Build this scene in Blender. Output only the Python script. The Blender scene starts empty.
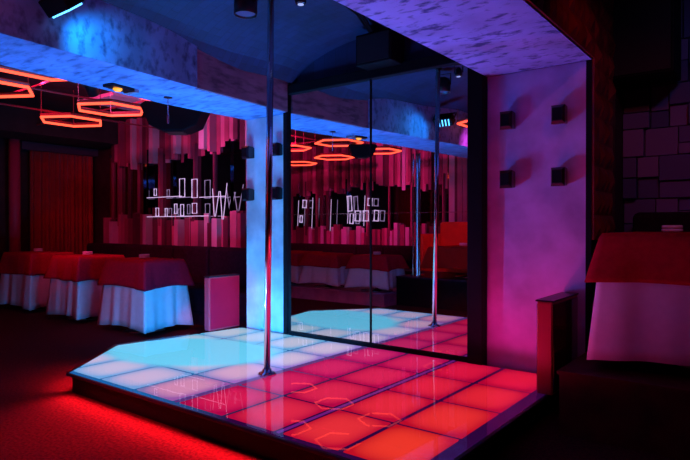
import bpy, bmesh, math, random
from mathutils import Vector, Matrix
random.seed(7)
SC = bpy.context.scene
COL = SC.collection
PI = math.pi

# ------------------------------------------------------------------ camera, world, exposure, room lights
cam_d = bpy.data.cameras.new('camera'); cam = bpy.data.objects.new('camera', cam_d); COL.objects.link(cam)
cam_d.sensor_width = 36.0; cam_d.lens = 576.0 / 690.0 * 36.0
cam_d.clip_start = 0.02
YAW = math.atan(440 / 576.0)
cam.location = (0, 0, 1.15)
cam.rotation_euler = (PI / 2 - math.atan(4 / 576.0), 0, YAW)
SC.camera = cam

w = bpy.data.worlds.new('club_dark'); SC.world = w; w.use_nodes = True
w.node_tree.nodes['Background'].inputs[0].default_value = (0.02, 0.01, 0.06, 1)
w.node_tree.nodes['Background'].inputs[1].default_value = 0.05
SC.view_settings.view_transform = 'Standard'; SC.view_settings.look = 'None'
SC.view_settings.exposure = 0.0; SC.view_settings.gamma = 1.0
SC.view_settings.use_curve_mapping = False
SC.cycles.sample_clamp_indirect = 4.0
SC.cycles.max_bounces = 10

def lamp(name, kind, loc, color, power, size=0.1, target=None, angle=60, blend=0.6):
    d = bpy.data.lights.new(name, kind); d.color = color; d.energy = power
    if kind == 'AREA':
        d.shape = 'DISK'; d.size = size
    else:
        d.shadow_soft_size = size
    if kind == 'SPOT':
        d.spot_size = math.radians(angle); d.spot_blend = blend
    o = bpy.data.objects.new(name, d); COL.objects.link(o); o.location = loc
    if target is not None:
        o.rotation_euler = (Vector(target) - Vector(loc)).to_track_quat('-Z', 'Y').to_euler()
    return o

BLUE = (0.01, 0.32, 1.0); PINK = (1.0, 0.03, 0.22); RED = (1.0, 0.02, 0.04); MAG = (0.75, 0.08, 0.75)
# added bare spots standing in for blue light rising off the stage
for q in ((-3.30, 2.75), (-3.75, 2.55), (-4.15, 2.80), (-4.05, 3.20), (-3.60, 3.25), (-3.20, 3.05)):
    lamp('added_glow_blue', 'SPOT', (q[0], q[1], 0.22), BLUE, 21, 0.0, (q[0] - 1.0, q[1] + 1.3, 0.75), 150, 0.4)
for q in ((-3.40, 2.5), (-3.9, 2.7), (-3.5, 3.1)):
    lamp('added_fill_blue', 'SPOT', (q[0], q[1], 0.20), (0.01, 0.26, 1.0), 105, 0.0, (-3.75, 2.3, 2.2), 125, 0.9)
# added bare spots boosting the glow off the red panels
for q in ((-1.45, 3.55), (-1.50, 2.90), (-2.05, 2.60), (-1.95, 3.30)):
    lamp('added_glow_red', 'SPOT', (q[0], q[1], 0.20), (1.0, 0.02, 0.28), 5, 0.0, (q[0], q[1], 3), 174, 0.3)
def strip_lamp(name, a, b, power):
    d = bpy.data.lights.new(name, 'AREA'); d.shape = 'RECTANGLE'; d.color = RED; d.energy = power
    A, Bv = Vector(a), Vector(b); L = (Bv - A).length; d.size = L; d.size_y = 0.012; d.spread = math.radians(95)
    o = bpy.data.objects.new(name, d); COL.objects.link(o); o.location = (A + Bv) / 2
    xax = (Bv - A).normalized(); out = Vector((xax.y, -xax.x, 0)); zax = -(out * 0.8 + Vector((0, 0, -0.6))).normalized(); yax = zax.cross(xax)
    o.matrix_world = Matrix.Translation((A + Bv) / 2) @ Matrix((xax, yax, zax)).transposed().to_4x4()
strip_lamp('under_lip_strip', (-3.86, 2.006, 0.116), (-1.2, 2.006, 0.116), 24)
strip_lamp('under_lip_strip', (-4.43, 2.62, 0.116), (-3.94, 2.035, 0.116), 4)
for q, tg in (((-3.2, 2.6), (-1.4, 2.9, 2.2)), ((-3.3, 2.9), (-1.4, 3.9, 1.7)), ((-3.1, 2.4), (-1.35, 3.6, 2.0)), ((-2.9, 2.9), (-1.5, 2.2, 2.2))):
    lamp('added_fill_blue', 'SPOT', (q[0], q[1], 0.20), (0.04, 0.15, 1.0), 50, 0.0, tg, 75, 1.0)  # added blue spots tinting the slab and right column
lamp('partition_fill', 'SPOT', (-2.3, 2.2, 2.3), (1.0, 0.02, 0.10), 170, 0.05, (-4.35, 3.72, 0.42), 16, 0.5)  # added red spot to redden the left partition
lamp('floor_fill', 'SPOT', (-2.4, 0.3, 2.7), (1.0, 0.02, 0.045), 420, 0.05, (-3.2, 1.80, 0), 27, 1.0)  # added overhead red fill, both spots, widening the glow on the carpet
lamp('floor_fill', 'SPOT', (-1.6, 0.2, 2.7), (1.0, 0.02, 0.045), 420, 0.05, (-2.3, 1.70, 0), 27, 1.0)
# club spots over the lounge, washing the two plank walls
lamp('lounge_wash_back', 'SPOT', (-6.3, 2.0, 2.6), (1.0, 0.03, 0.20), 240, 0.08, (-7.2, 5.3, 1.5), 80, 0.8)
lamp('lounge_wash_lilac', 'SPOT', (-6.0, 2.7, 2.7), (0.95, 0.16, 0.62), 190, 0.08, (-5.6, 5.3, 2.0), 70, 0.9)
lamp('lounge_wash_front', 'SPOT', (-6.0, 1.9, 2.6), (1.0, 0.02, 0.26), 420, 0.08, (-6.9, -1.5, 2.3), 84, 0.75)
lamp('lounge_wash_side', 'SPOT', (-3.1, 1.1, 2.3), (1.0, 0.04, 0.35), 60, 0.08, (-3.9, -1.5, 1.5), 100, 0.7)
lamp('lounge_wash_curtain', 'SPOT', (-7.0, 3.4, 2.6), RED, 14, 0.08, (-9.6, 4.6, 1.4), 70, 0.8)
lamp('table_wash', 'SPOT', (-4.5, 1.2, 2.55), (1.0, 0.03, 0.16), 42, 0.08, (-5.6, 3.4, 0.55), 34, 0.9)
lamp('platform_fill', 'SPOT', (-0.6, 0.9, 2.9), (0.8, 0.08, 0.35), 7, 0.08, (-0.5, 3.7, 0.8), 50, 0.8)  # added, like the next two, to lift the dark right side
lamp('valance_fill', 'SPOT', (-0.1, 2.6, 2.9), (1.0, 0.06, 0.10), 16, 0.08, (-1.0, 4.2, 1.5), 60, 0.8)
lamp('block_wall_fill', 'SPOT', (0.2, 3.0, 2.9), (0.35, 0.25, 1.0), 8, 0.08, (-0.4, 4.9, 1.6), 80, 0.8)

# ------------------------------------------------------------------ materials
def newmat(name):
    m = bpy.data.materials.new(name); m.use_nodes = True
    return m, m.node_tree, m.node_tree.nodes['Principled BSDF']
def plain(name, col, rough=0.5, metal=0.0, coat=0.0, noise=0.0, nscale=8.0, bump=0.0, bscale=40.0, spec=0.5, sheen=0.0):
    m, nt, p = newmat(name)
    p.inputs['Roughness'].default_value = rough; p.inputs['Metallic'].default_value = metal
    p.inputs['Coat Weight'].default_value = coat; p.inputs['Specular IOR Level'].default_value = spec
    p.inputs['Sheen Weight'].default_value = sheen
    tc = nt.nodes.new('ShaderNodeTexCoord')
    n = nt.nodes.new('ShaderNodeTexNoise'); n.inputs['Scale'].default_value = nscale; n.inputs['Detail'].default_value = 4
    nt.links.new(tc.outputs['Object'], n.inputs['Vector'])
    r = nt.nodes.new('ShaderNodeValToRGB')
    a = [max(0, c * (1 - noise)) for c in col]; b = [min(1, c * (1 + noise)) for c in col]
    r.color_ramp.elements[0].color = (*a, 1); r.color_ramp.elements[1].color = (*b, 1)
    r.color_ramp.elements[0].position = 0.3; r.color_ramp.elements[1].position = 0.7
    nt.links.new(n.outputs['Fac'], r.inputs['Fac']); nt.links.new(r.outputs['Color'], p.inputs['Base Color'])
    if bump:
        n2 = nt.nodes.new('ShaderNodeTexNoise'); n2.inputs['Scale'].default_value = bscale; n2.inputs['Detail'].default_value = 5
        nt.links.new(tc.outputs['Object'], n2.inputs['Vector'])
        bp = nt.nodes.new('ShaderNodeBump'); bp.inputs['Strength'].default_value = bump; bp.inputs['Distance'].default_value = 0.01
        nt.links.new(n2.outputs['Fac'], bp.inputs['Height']); nt.links.new(bp.outputs['Normal'], p.inputs['Normal'])
    return m
def emit(name, col, strength):
    m, nt, p = newmat(name)
    p.inputs['Base Color'].default_value = (*[c * 0.2 for c in col], 1)
    p.inputs['Emission Color'].default_value = (*col, 1); p.inputs['Emission Strength'].default_value = strength
    return m
def plaster(name, base, mark, scale=(2, 5, 5), thr=0.60, width=0.06, rough=0.75):
    """trowelled plaster with darker brushed marks"""
    m, nt, p = newmat(name); p.inputs['Roughness'].default_value = rough
    tc = nt.nodes.new('ShaderNodeTexCoord'); mp = nt.nodes.new('ShaderNodeMapping'); mp.inputs['Scale'].default_value = scale
    n = nt.nodes.new('ShaderNodeTexNoise'); n.inputs['Scale'].default_value = 2.2; n.inputs['Detail'].default_value = 5; n.inputs['Roughness'].default_value = 0.55
    nt.links.new(tc.outputs['Object'], mp.inputs['Vector']); nt.links.new(mp.outputs['Vector'], n.inputs['Vector'])
    r = nt.nodes.new('ShaderNodeValToRGB'); r.color_ramp.elements[0].position = thr - width; r.color_ramp.elements[1].position = thr + width
    r.color_ramp.elements[0].color = (*base, 1); r.color_ramp.elements[1].color = (*mark, 1)
    nt.links.new(n.outputs['Fac'], r.inputs['Fac'])
    n3 = nt.nodes.new('ShaderNodeTexNoise'); n3.inputs['Scale'].default_value = 3.0; n3.inputs['Detail'].default_value = 6
    nt.links.new(tc.outputs['Object'], n3.inputs['Vector'])
    r3 = nt.nodes.new('ShaderNodeValToRGB'); r3.color_ramp.elements[0].color = (0.6, 0.6, 0.62, 1); r3.color_ramp.elements[1].color = (1, 1, 1, 1)
    r3.color_ramp.elements[0].position = 0.3; r3.color_ramp.elements[1].position = 0.65
    nt.links.new(n3.outputs['Fac'], r3.inputs['Fac'])
    mx = nt.nodes.new('ShaderNodeMix'); mx.data_type = 'RGBA'; mx.blend_type = 'MULTIPLY'; mx.inputs['Factor'].default_value = 1
    nt.links.new(r.outputs['Color'], mx.inputs['A']); nt.links.new(r3.outputs['Color'], mx.inputs['B'])
    nt.links.new(mx.outputs['Result'], p.inputs['Base Color'])
    bp = nt.nodes.new('ShaderNodeBump'); bp.inputs['Strength'].default_value = 0.35; bp.inputs['Distance'].default_value = 0.01
    nt.links.new(n3.outputs['Fac'], bp.inputs['Height']); nt.links.new(bp.outputs['Normal'], p.inputs['Normal'])
    return m

M = {}
M['beam'] = plaster('beam plaster', (0.22, 0.42, 0.80), (0.05, 0.10, 0.26), (3.0, 9, 6), 0.60, 0.12)  # blue of the stage light is mixed into the plaster colour
M['slab'] = plaster('slab plaster', (0.40, 0.44, 0.84), (0.08, 0.10, 0.28), (4.5, 9, 5), 0.585, 0.06)  # blue-purple stage light tinted into the slab's base
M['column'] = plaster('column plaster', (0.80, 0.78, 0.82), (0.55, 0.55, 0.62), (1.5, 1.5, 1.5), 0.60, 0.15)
M['black'] = plain('matt black paint', (0.004, 0.004, 0.006), 0.6, noise=0.2, spec=0.12)
M['blackmetal'] = plain('black satin metal', (0.012, 0.012, 0.016), 0.35, metal=0.4)
M['chrome'] = plain('chrome', (0.75, 0.75, 0.78), 0.12, metal=1.0)
M['vault'] = None
def brickmat(name, c1, c2, mortar, scale, rough=0.7):
    m, nt, p = newmat(name); p.inputs['Roughness'].default_value = rough
    tc = nt.nodes.new('ShaderNodeTexCoord'); mp = nt.nodes.new('ShaderNodeMapping')
    b = nt.nodes.new('ShaderNodeTexBrick'); b.inputs['Scale'].default_value = scale
    b.inputs['Color1'].default_value = (*c1, 1); b.inputs['Color2'].default_value = (*c2, 1); b.inputs['Mortar'].default_value = (*mortar, 1)
    b.inputs['Mortar Size'].default_value = 0.012
    nt.links.new(tc.outputs['Object'], mp.inputs['Vector']); nt.links.new(mp.outputs['Vector'], b.inputs['Vector'])
    n = nt.nodes.new('ShaderNodeTexNoise'); n.inputs['Scale'].default_value = 2.5; n.inputs['Detail'].default_value = 6
    nt.links.new(tc.outputs['Object'], n.inputs['Vector'])
    mx = nt.nodes.new('ShaderNodeMix'); mx.data_type = 'RGBA'; mx.blend_type = 'MULTIPLY'; mx.inputs['Factor'].default_value = 0.75
    r = nt.nodes.new('ShaderNodeValToRGB'); r.color_ramp.elements[0].position = 0.35; r.color_ramp.elements[1].position = 0.65
    r.color_ramp.elements[0].color = (0.35, 0.35, 0.4, 1)
    nt.links.new(n.outputs['Fac'], r.inputs['Fac'])
    nt.links.new(b.outputs['Color'], mx.inputs['A']); nt.links.new(r.outputs['Color'], mx.inputs['B'])
    nt.links.new(mx.outputs['Result'], p.inputs['Base Color'])
    bp = nt.nodes.new('ShaderNodeBump'); bp.inputs['Strength'].default_value = 0.5; bp.inputs['Distance'].default_value = 0.01
    nt.links.new(b.outputs['Fac'], bp.inputs['Height']); bp.invert = True
    nt.links.new(bp.outputs['Normal'], p.inputs['Normal'])
    return m
M['vault'] = brickmat('dark blue painted brick', (0.014, 0.026, 0.095), (0.010, 0.018, 0.07), (0.008, 0.014, 0.055), 4.0)
M['carpet'] = plain('dark red carpet', (0.085, 0.010, 0.014), 0.95, noise=0.5, nscale=60, bump=0.12, bscale=180, spec=0.1)
M['darkceil'] = plain('dark ceiling paint', (0.02, 0.014, 0.016), 0.8, noise=0.4)
M['darkwall'] = plain('dark wall paint', (0.03, 0.012, 0.016), 0.7, noise=0.4)
M['curtain'] = plain('deep red velvet curtain', (0.35, 0.012, 0.015), 0.85, noise=0.15, sheen=0.3)
M['redcloth'] = plain('deep red tablecloth', (0.50, 0.008, 0.03), 0.9, noise=0.12, nscale=30, spec=0.05)
M['orangecloth'] = plain('orange red cloth', (0.62, 0.045, 0.02), 0.85, noise=0.1)
M['darkorange'] = plain('dark orange red cloth', (0.42, 0.016, 0.012), 0.9, noise=0.1, spec=0.05)
M['whitecloth'] = plain('white tablecloth', (0.80, 0.78, 0.82), 0.85, noise=0.04, nscale=20, bump=0.2, bscale=10)
M['velvet'] = plain('dark aubergine velvet', (0.022, 0.006, 0.016), 0.85, noise=0.3, nscale=30, spec=0.1)
M['lacquer'] = plain('glossy red lacquer', (0.50, 0.010, 0.04), 0.45, spec=0.0, noise=0.15, nscale=3)
M['lacqueredge'] = plain('red lacquer edge', (0.55, 0.04, 0.06), 0.35, coat=0.3)
M['darklacquer'] = plain('dark glossy panel', (0.05, 0.006, 0.008), 0.12, coat=0.8)
M['candle'] = plain('white candle glass', (0.85, 0.8, 0.82), 0.4)
M['trim'] = plain('dark purple trim', (0.045, 0.018, 0.05), 0.4, spec=0.15)
M['fascia'] = plain('black stage skirting', (0.005, 0.006, 0.014), 0.5, spec=0.15)
M['seam'] = plain('dark panel joint', (0.02, 0.02, 0.10), 0.3)
M['stepwood'] = plain('dark red brown step boarding', (0.09, 0.012, 0.01), 0.5, noise=0.4)
M['neon'] = emit('red orange neon', (1.0, 0.075, 0.035), 2.8)
M['neonbody'] = plain('neon housing', (0.16, 0.02, 0.02), 0.5)
M['led'] = emit('blue led', (0.10, 0.50, 1.0), 3.5)
M['amber'] = emit('amber lamp', (1.0, 0.35, 0.03), 1.6)
M['tube'] = emit('lilac white reflection tube', (0.80, 0.58, 1.0), 0.85)  # glow imitates white reflections in the smoked mirror bands
M['lens'] = emit('lamp lens', (0.5, 0.6, 1.0), 0.7)
M['undercarpet_led'] = emit('red led strip', (1.0, 0.02, 0.03), 3.0)
M['palesoffit'] = plain('pale plaster soffit', (0.95, 0.75, 0.9), 0.7)
M['darkmirror'] = plain('smoked mirror', (0.35, 0.33, 0.38), 0.03, metal=1.0)
m, nt, p = newmat('mirror glass'); p.inputs['Base Color'].default_value = (0.80, 0.80, 0.83, 1); p.inputs['Metallic'].default_value = 1; p.inputs['Roughness'].default_value = 0.0
M['mirror'] = m
PL = [plain('plank pale', (0.62, 0.50, 0.60), 0.35, noise=0.15, nscale=2), plain('plank rose', (0.50, 0.16, 0.26), 0.4, noise=0.2, nscale=2),
      plain('plank wine', (0.30, 0.06, 0.12), 0.4, noise=0.25, nscale=2), plain('plank dark', (0.12, 0.03, 0.06), 0.4, noise=0.25, nscale=2)]

# ------------------------------------------------------------------ mesh helpers
def box(bm, x0, x1, y0, y1, z0, z1):
    v = [bm.verts.new(c) for c in ((x0, y0, z0), (x1, y0, z0), (x1, y1, z0), (x0, y1, z0), (x0, y0, z1), (x1, y0, z1), (x1, y1, z1), (x0, y1, z1))]
    for f in ((3, 2, 1, 0), (4, 5, 6, 7), (0, 1, 5, 4), (1, 2, 6, 5), (2, 3, 7, 6), (3, 0, 4, 7)):
        bm.faces.new([v[i] for i in f])
    return v
def prism(bm, pts, z0, z1):
    a = [bm.verts.new((x, y, z0)) for x, y in pts]; b = [bm.verts.new((x, y, z1)) for x, y in pts]
    n = len(pts); bm.faces.new(a[::-1]); bm.faces.new(b)
    for i in range(n): bm.faces.new((a[i], a[(i + 1) % n], b[(i + 1) % n], b[i]))
def tube(bm, pts, r, seg=10, closed=False):
    P = [Vector(q) for q in pts]; n = len(P); rings = []
    up = Vector((0, 0, 1))
    for i in range(n):
        if closed: t = (P[(i + 1) % n] - P[i]).normalized() + (P[i] - P[i - 1]).normalized()
        elif i == 0: t = P[1] - P[0]
        elif i == n - 1: t = P[-1] - P[-2]
        else: t = (P[i + 1] - P[i]).normalized() + (P[i] - P[i - 1]).normalized()
        t.normalize()
        s = t.cross(up)
        if s.length < 1e-3: s = t.cross(Vector((1, 0, 0)))
        s.normalize(); u = s.cross(t).normalized()
        k = 1.0
        if closed or 0 < i < n - 1:
            d = (P[(i + 1) % n] - P[i]).normalized(); k = 1 / max(0.5, abs(d.dot(t)))
        rings.append([bm.verts.new(P[i] + (s * math.cos(a) * k + u * math.sin(a)) * r) for a in [2 * PI * j / seg for j in range(seg)]])
    m_ = n if closed else n - 1
    for i in range(m_):
        A, B = rings[i], rings[(i + 1) % n]
        for j in range(seg): bm.faces.new((A[j], A[(j + 1) % seg], B[(j + 1) % seg], B[j]))
    if not closed: bm.faces.new(rings[0][::-1]); bm.faces.new(rings[-1])
def lathe(bm, prof, seg=24, c=(0, 0, 0)):
    rings = []
    for r, z in prof:
        rings.append([bm.verts.new((c[0] + max(r, 1e-4) * math.cos(2 * PI * j / seg), c[1] + max(r, 1e-4) * math.sin(2 * PI * j / seg), c[2] + z)) for j in range(seg)])
    for A, B in zip(rings, rings[1:]):
        for j in range(seg): bm.faces.new((A[j], A[(j + 1) % seg], B[(j + 1) % seg], B[j]))
    bm.faces.new(rings[0][::-1]); bm.faces.new(rings[-1])
def obj(name, bm, mat, parent=None, smooth=False, bevel=0.0, loc=None):
    me = bpy.data.meshes.new(name)
    bmesh.ops.recalc_face_normals(bm, faces=bm.faces[:])
    bm.to_mesh(me); bm.free()
    if mat is not None: me.materials.append(mat)
    if smooth:
        for f in me.polygons: f.use_smooth = True
    o = bpy.data.objects.new(name, me); COL.objects.link(o)
    if parent is not None: o.parent = parent
    if loc is not None: o.location = loc
    if bevel:
        b = o.modifiers.new('bevel', 'BEVEL'); b.width = bevel; b.segments = 2; b.limit_method = 'ANGLE'; b.angle_limit = math.radians(40)
    return o
def B(*boxes):
    bm = bmesh.new()
    for b in boxes: box(bm, *b)
    return bm
def tag(o, label, cat, group=None, kind=None):
    o['label'] = label; o['category'] = cat
    if group: o['group'] = group
    if kind: o['kind'] = kind
    return o
def thing(name, label, cat, loc=(0, 0, 0), rz=0.0, group=None):
    o = bpy.data.objects.new(name, None); COL.objects.link(o); o.location = loc; o.rotation_euler = (0, 0, rz)
    o.empty_display_size = 0.05
    return tag(o, label, cat, group)
def struct(name, bm, mat, label, cat, **k):
    o = obj(name, bm, mat, **k); o['kind'] = 'structure'; o['label'] = label; o['category'] = cat
    return o
def copy_tree(o, parent=None):
    c = o.copy(); COL.objects.link(c)
    if parent is not None: c.parent = parent
    for ch in list(o.children): copy_tree(ch, c)
    return c

# ------------------------------------------------------------------ room shell
XL, XR, YB, YF = -9.6, 1.6, 5.3, -1.5
struct('floor', B((XL, XR, YF, YB, -0.1, 0)), M['carpet'], 'dark red carpeted club floor around the stage', 'floor')
struct('wall_left', B((XL - 0.1, XL, YF, YB, 0, 2.9)), M['darkwall'], 'dark far left wall behind the red curtain', 'wall')
struct('wall_back', B((XL, -4.25, YB, YB + 0.1, 0, 2.9)), M['darkwall'], 'dark back wall behind the lounge planks', 'wall')
struct('wall_front', B((XL, XR, YF - 0.1, YF, 0, 3.1)), M['darkwall'], 'dark wall opposite the stage mirror', 'wall')
struct('wall_right', B((XR, XR + 0.1, YF, YB, 0, 3.1)), M['darkwall'], 'dark right side wall of the club', 'wall')
struct('ceiling', B((XL, -4.25, YF, YB, 2.85, 2.95)), M['darkceil'], 'dark lounge ceiling above the neon hexagons', 'ceiling')
struct('trim_4', B((-1.0, XR, YF, YB, 3.0, 3.1)), M['darkceil'], 'dark ceiling over the raised right platform', 'ceiling')
struct('trim_5', B((-4.25, -1.0, 4.6, YB + 0.1, 0, 3.1)), M['darkwall'], 'dark masonry mass behind the mirror wall', 'wall')

# vaulted ceiling over the stage
bm = bmesh.new()
xs = [-3.60 + 1.92 * i / 24 for i in range(25)]
def vz(x):
    t = (x + 2.64) / 0.96
    return 2.40 + 0.36 * math.sqrt(max(0.0, 1 - t * t * 0.98))
ys = [YF + i * (3.96 - YF) / 20 for i in range(21)]
gr = [[bm.verts.new((x, y, vz(x) + 0.012 * math.sin(y * 5 + x * 3))) for x in xs] for y in ys]
gt = [[bm.verts.new((x, y, 3.05)) for x in (xs[0], xs[-1])] for y in (ys[0], ys[-1])]
for a, b in zip(gr, gr[1:]):
    for i in range(24): bm.faces.new((a[i], b[i], b[i + 1], a[i + 1]))
bm.faces.new((gt[0][0], gt[0][1], gt[1][1], gt[1][0]))
bm.faces.new([gt[0][0], *gr[0], gt[0][1]]); bm.faces.new([gt[1][0], *gr[-1], gt[1][1]])
struct('trim_6', bm, M['vault'], 'dark blue vaulted brick ceiling over the stage', 'ceiling', smooth=False)
# black ribs of the header over the mirror
struct('wall_mirror_side', B((-3.68, -1.72, 3.955, 4.6, 0.0, 3.0)), M['vault'], 'dark blue wall carrying the stage mirror', 'wall')
struct('trim_7', B((-3.68, -1.72, 3.90, 3.955, 2.365, 2.45)), M['black'], 'black header bar above the stage mirror', 'beam', bevel=0.005)

# beam over the left side of the stage, with two coats of plaster
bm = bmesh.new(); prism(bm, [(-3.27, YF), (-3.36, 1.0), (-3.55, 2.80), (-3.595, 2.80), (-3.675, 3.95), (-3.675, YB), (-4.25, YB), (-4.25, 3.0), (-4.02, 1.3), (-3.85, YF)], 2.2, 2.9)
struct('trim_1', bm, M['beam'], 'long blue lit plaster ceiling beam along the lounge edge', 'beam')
bm = bmesh.new(); prism(bm, [(-3.592, 2.801), (-3.56, 2.801), (-3.645, 3.90), (-3.67, 3.90)], 2.202, 2.50)
struct('trim_9', bm, plaster('lilac old plaster', (0.34, 0.20, 0.30), (0.15, 0.09, 0.15), (5, 2, 8), 0.55, 0.08),
       'lilac section of plaster facing on the beam nearest the mirror', 'beam')
# slab over the right side
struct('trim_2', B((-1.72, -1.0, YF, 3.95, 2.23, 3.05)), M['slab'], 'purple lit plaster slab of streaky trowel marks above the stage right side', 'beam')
# columns
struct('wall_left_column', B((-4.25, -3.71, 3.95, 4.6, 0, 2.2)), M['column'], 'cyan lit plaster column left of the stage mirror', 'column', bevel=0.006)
struct('wall_right_column', B((-1.72, -1.03, 3.95, 4.6, 0, 2.23)), plaster('column plaster light tint', (0.60, 0.44, 0.74), (0.46, 0.30, 0.56), (1.5, 1.5, 1.5), 0.60, 0.15), 'pink and purple lit plaster column right of the stage mirror', 'column', bevel=0.006)  # pink-purple light is tinted into this neutral plaster
struct('trim_10', B((-1.035, -1.0, 3.945, 4.45, 0, 2.23)), M['black'], 'dark corner bead down the right column', 'trim')

# padded diamond relief down the slab side and the column side
bm = bmesh.new()
def relief(y0, y1, z0, z1):
    n = max(2, int((y1 - y0) / 0.11)); k = max(2, int((z1 - z0) / 0.15))
    for i in range(n):
        for j in range(k):
            a, b = y0 + (y1 - y0) * i / n, y0 + (y1 - y0) * (i + 1) / n
            c, d = z0 + (z1 - z0) * j / k, z0 + (z1 - z0) * (j + 1) / k
            q = [bm.verts.new((-0.985, yy, zz)) for yy, zz in ((a, c), (b, c), (b, d), (a, d))]
            off = 0.02 if (i + j) % 2 else -0.02
            m_ = bm.verts.new((-0.962 + random.uniform(-.012, .012), (a + b) / 2 + off, (c + d) / 2))
            for t in range(4): bm.faces.new((q[t], q[(t + 1) % 4], m_))
    box(bm, -0.999, -0.985, y0, y1, z0, z1)
relief(0.4, 3.95, 2.24, 2.99); relief(3.95, 4.45, 1.06, 2.99)
o = tag(obj('padded_valance', bm, plain('red brown faceted relief', (0.16, 0.02, 0.015), 0.45, noise=0.6, nscale=6)),
        'red brown faceted relief panel hanging down beside the pink column', 'wall panel')

# block wall on the right
bm = bmesh.new()
zz = 0.35
x = -1.0
rows = []
def fillblocks(x0, x1, z0, z1, depth):
    w_, h_ = x1 - x0, z1 - z0
    if depth == 0 or (w_ < 0.24 and h_ < 0.24):
        d = random.choice((0.02, 0.035, 0.05, 0.07)); g = 0.004
        box(bm, x0 + g, x1 - g, 4.9 - d, 4.92, z0 + g, z1 - g); return
    if w_ > h_ * random.uniform(0.7, 1.3):
        s = x0 + w_ * random.choice((0.4, 0.5, 0.6)); fillblocks(x0, s, z0, z1, depth - 1); fillblocks(s, x1, z0, z1, depth - 1)
    else:
        s = z0 + h_ * random.choice((0.4, 0.5, 0.6)); fillblocks(x0, x1, z0, s, depth - 1); fillblocks(x0, x1, s, z1, depth - 1)
fillblocks(-1.0, 1.6, 0.35, 3.0, 8)
box(bm, -1.0, 1.6, 4.915, 5.3, 0, 3.0)
m, nt, p = newmat('stone blocks'); p.inputs['Roughness'].default_value = 0.6
g = nt.nodes.new('ShaderNodeNewGeometry'); r = nt.nodes.new('ShaderNodeValToRGB')
r.color_ramp.elements[0].color = (0.06, 0.10, 0.22, 1); r.color_ramp.elements[1].color = (0.30, 0.22, 0.40, 1)
nt.links.new(g.outputs['Random Per Island'], r.inputs['Fac']); nt.links.new(r.outputs['Color'], p.inputs['Base Color'])
struct('wall_back_right', bm, m, 'wall of mixed rectangular blocks behind the right platform', 'wall', bevel=0.004)

# platforms
struct('trim_11', B((-0.99, XR, 3.25, 4.9, 0, 0.33), (-1.0, XR, 3.24, 4.9, 0.33, 0.35)), M['stepwood'], 'raised dark red platform under the right table', 'platform')
struct('trim_12', B((XL, -4.51, -0.2, 1.05, 0, 0.165), (XL, -4.505, -0.2, 1.08, 0.165, 0.18), (XL, -5.1, YF, -0.2, 0, 0.18)), plain('mauve step boarding', (0.42, 0.18, 0.30), 0.5, noise=0.2), 'low mauve platform carrying the lounge tables seen in the mirror', 'platform')
struct('trim_13', B((-4.50, -1.5, YF, 0.74, 0, 0.40), (-5.1, -4.4, YF, -0.2, 0, 0.40)), M['black'], 'black raised platform under the orange sofa in the mirror', 'platform')
struct('trim_14', B((-4.50, -1.5, 0.70, 0.76, 0.40, 0.42), (-4.50, -1.5, YF, 0.70, 0.40, 0.42), (-5.1, -4.4, YF, -0.2, 0.40, 0.42)), M['trim'], 'purple edged top of the black platform in the mirror', 'platform')

# ------------------------------------------------------------------ stage
stage = thing('dance_stage', 'low angular stage of glowing red, pink and blue panels with a black skirting', 'stage', (-2.8, 3, 0))
def S(bm, name, mat, **k):
    o = obj(name, bm, mat, **k); o.parent = stage; o.location = -Vector(stage.location); return o
OUT = [(-1.12, 1.98), (-1.12, 3.95), (-4.30, 3.95), (-4.50, 2.68), (-3.93, 1.98)]
def inset(pts, d):
    c = (-2.7, 3.0); n = len(pts); out = []
    for i in range(n):
        p0, p1, p2 = Vector(pts[i - 1]), Vector(pts[i]), Vector(pts[(i + 1) % n])
        e1 = (p1 - p0).normalized(); e2 = (p2 - p1).normalized()
        n1 = Vector((-e1.y, e1.x)); n2 = Vector((-e2.y, e2.x)); b = (n1 + n2).normalized()
        out.append(tuple(p1 + b * d / b.dot(n1)))
    return out
bm = bmesh.new(); prism(bm, inset(OUT, 0.035), 0.0, 0.119); S(bm, 'skirting', M['fascia'])
bm = bmesh.new(); prism(bm, OUT, 0.119, 0.137); S(bm, 'deck_lip', M['trim'], bevel=0.004)
bm = bmesh.new(); prism(bm, inset(OUT, 0.02), 0.137, 0.1385); seam = S(bm, 'panel_joints', None)
bm = bmesh.new(); prism(bm, inset(OUT, 0.004), 0.1455, 0.150); glass = S(bm, 'glass_top', None)
m, nt, p = newmat('clear stage glass'); nt.nodes.remove(p)
tr = nt.nodes.new('ShaderNodeBsdfTransparent'); gl = nt.nodes.new('ShaderNodeBsdfGlossy'); gl.inputs['Roughness'].default_value = 0.0
fr = nt.nodes.new('ShaderNodeFresnel'); fr.inputs['IOR'].default_value = 1.36; mx = nt.nodes.new('ShaderNodeMixShader')
g = nt.nodes.new('ShaderNodeNewGeometry')
mul = nt.nodes.new('ShaderNodeMath'); mul.operation = 'SUBTRACT'; mul.inputs[0].default_value = 1.0; nt.links.new(g.outputs['Backfacing'], mul.inputs[1])
m2 = nt.nodes.new('ShaderNodeMath'); m2.operation = 'MULTIPLY'; nt.links.new(mul.outputs[0], m2.inputs[0]); nt.links.new(fr.outputs[0], m2.inputs[1])
nt.links.new(m2.outputs[0], mx.inputs[0]); nt.links.new(tr.outputs[0], mx.inputs[1]); nt.links.new(gl.outputs[0], mx.inputs[2])
nt.links.new(mx.outputs[0], nt.nodes['Material Output'].inputs[0])
glass.data.materials.append(m)
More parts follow.
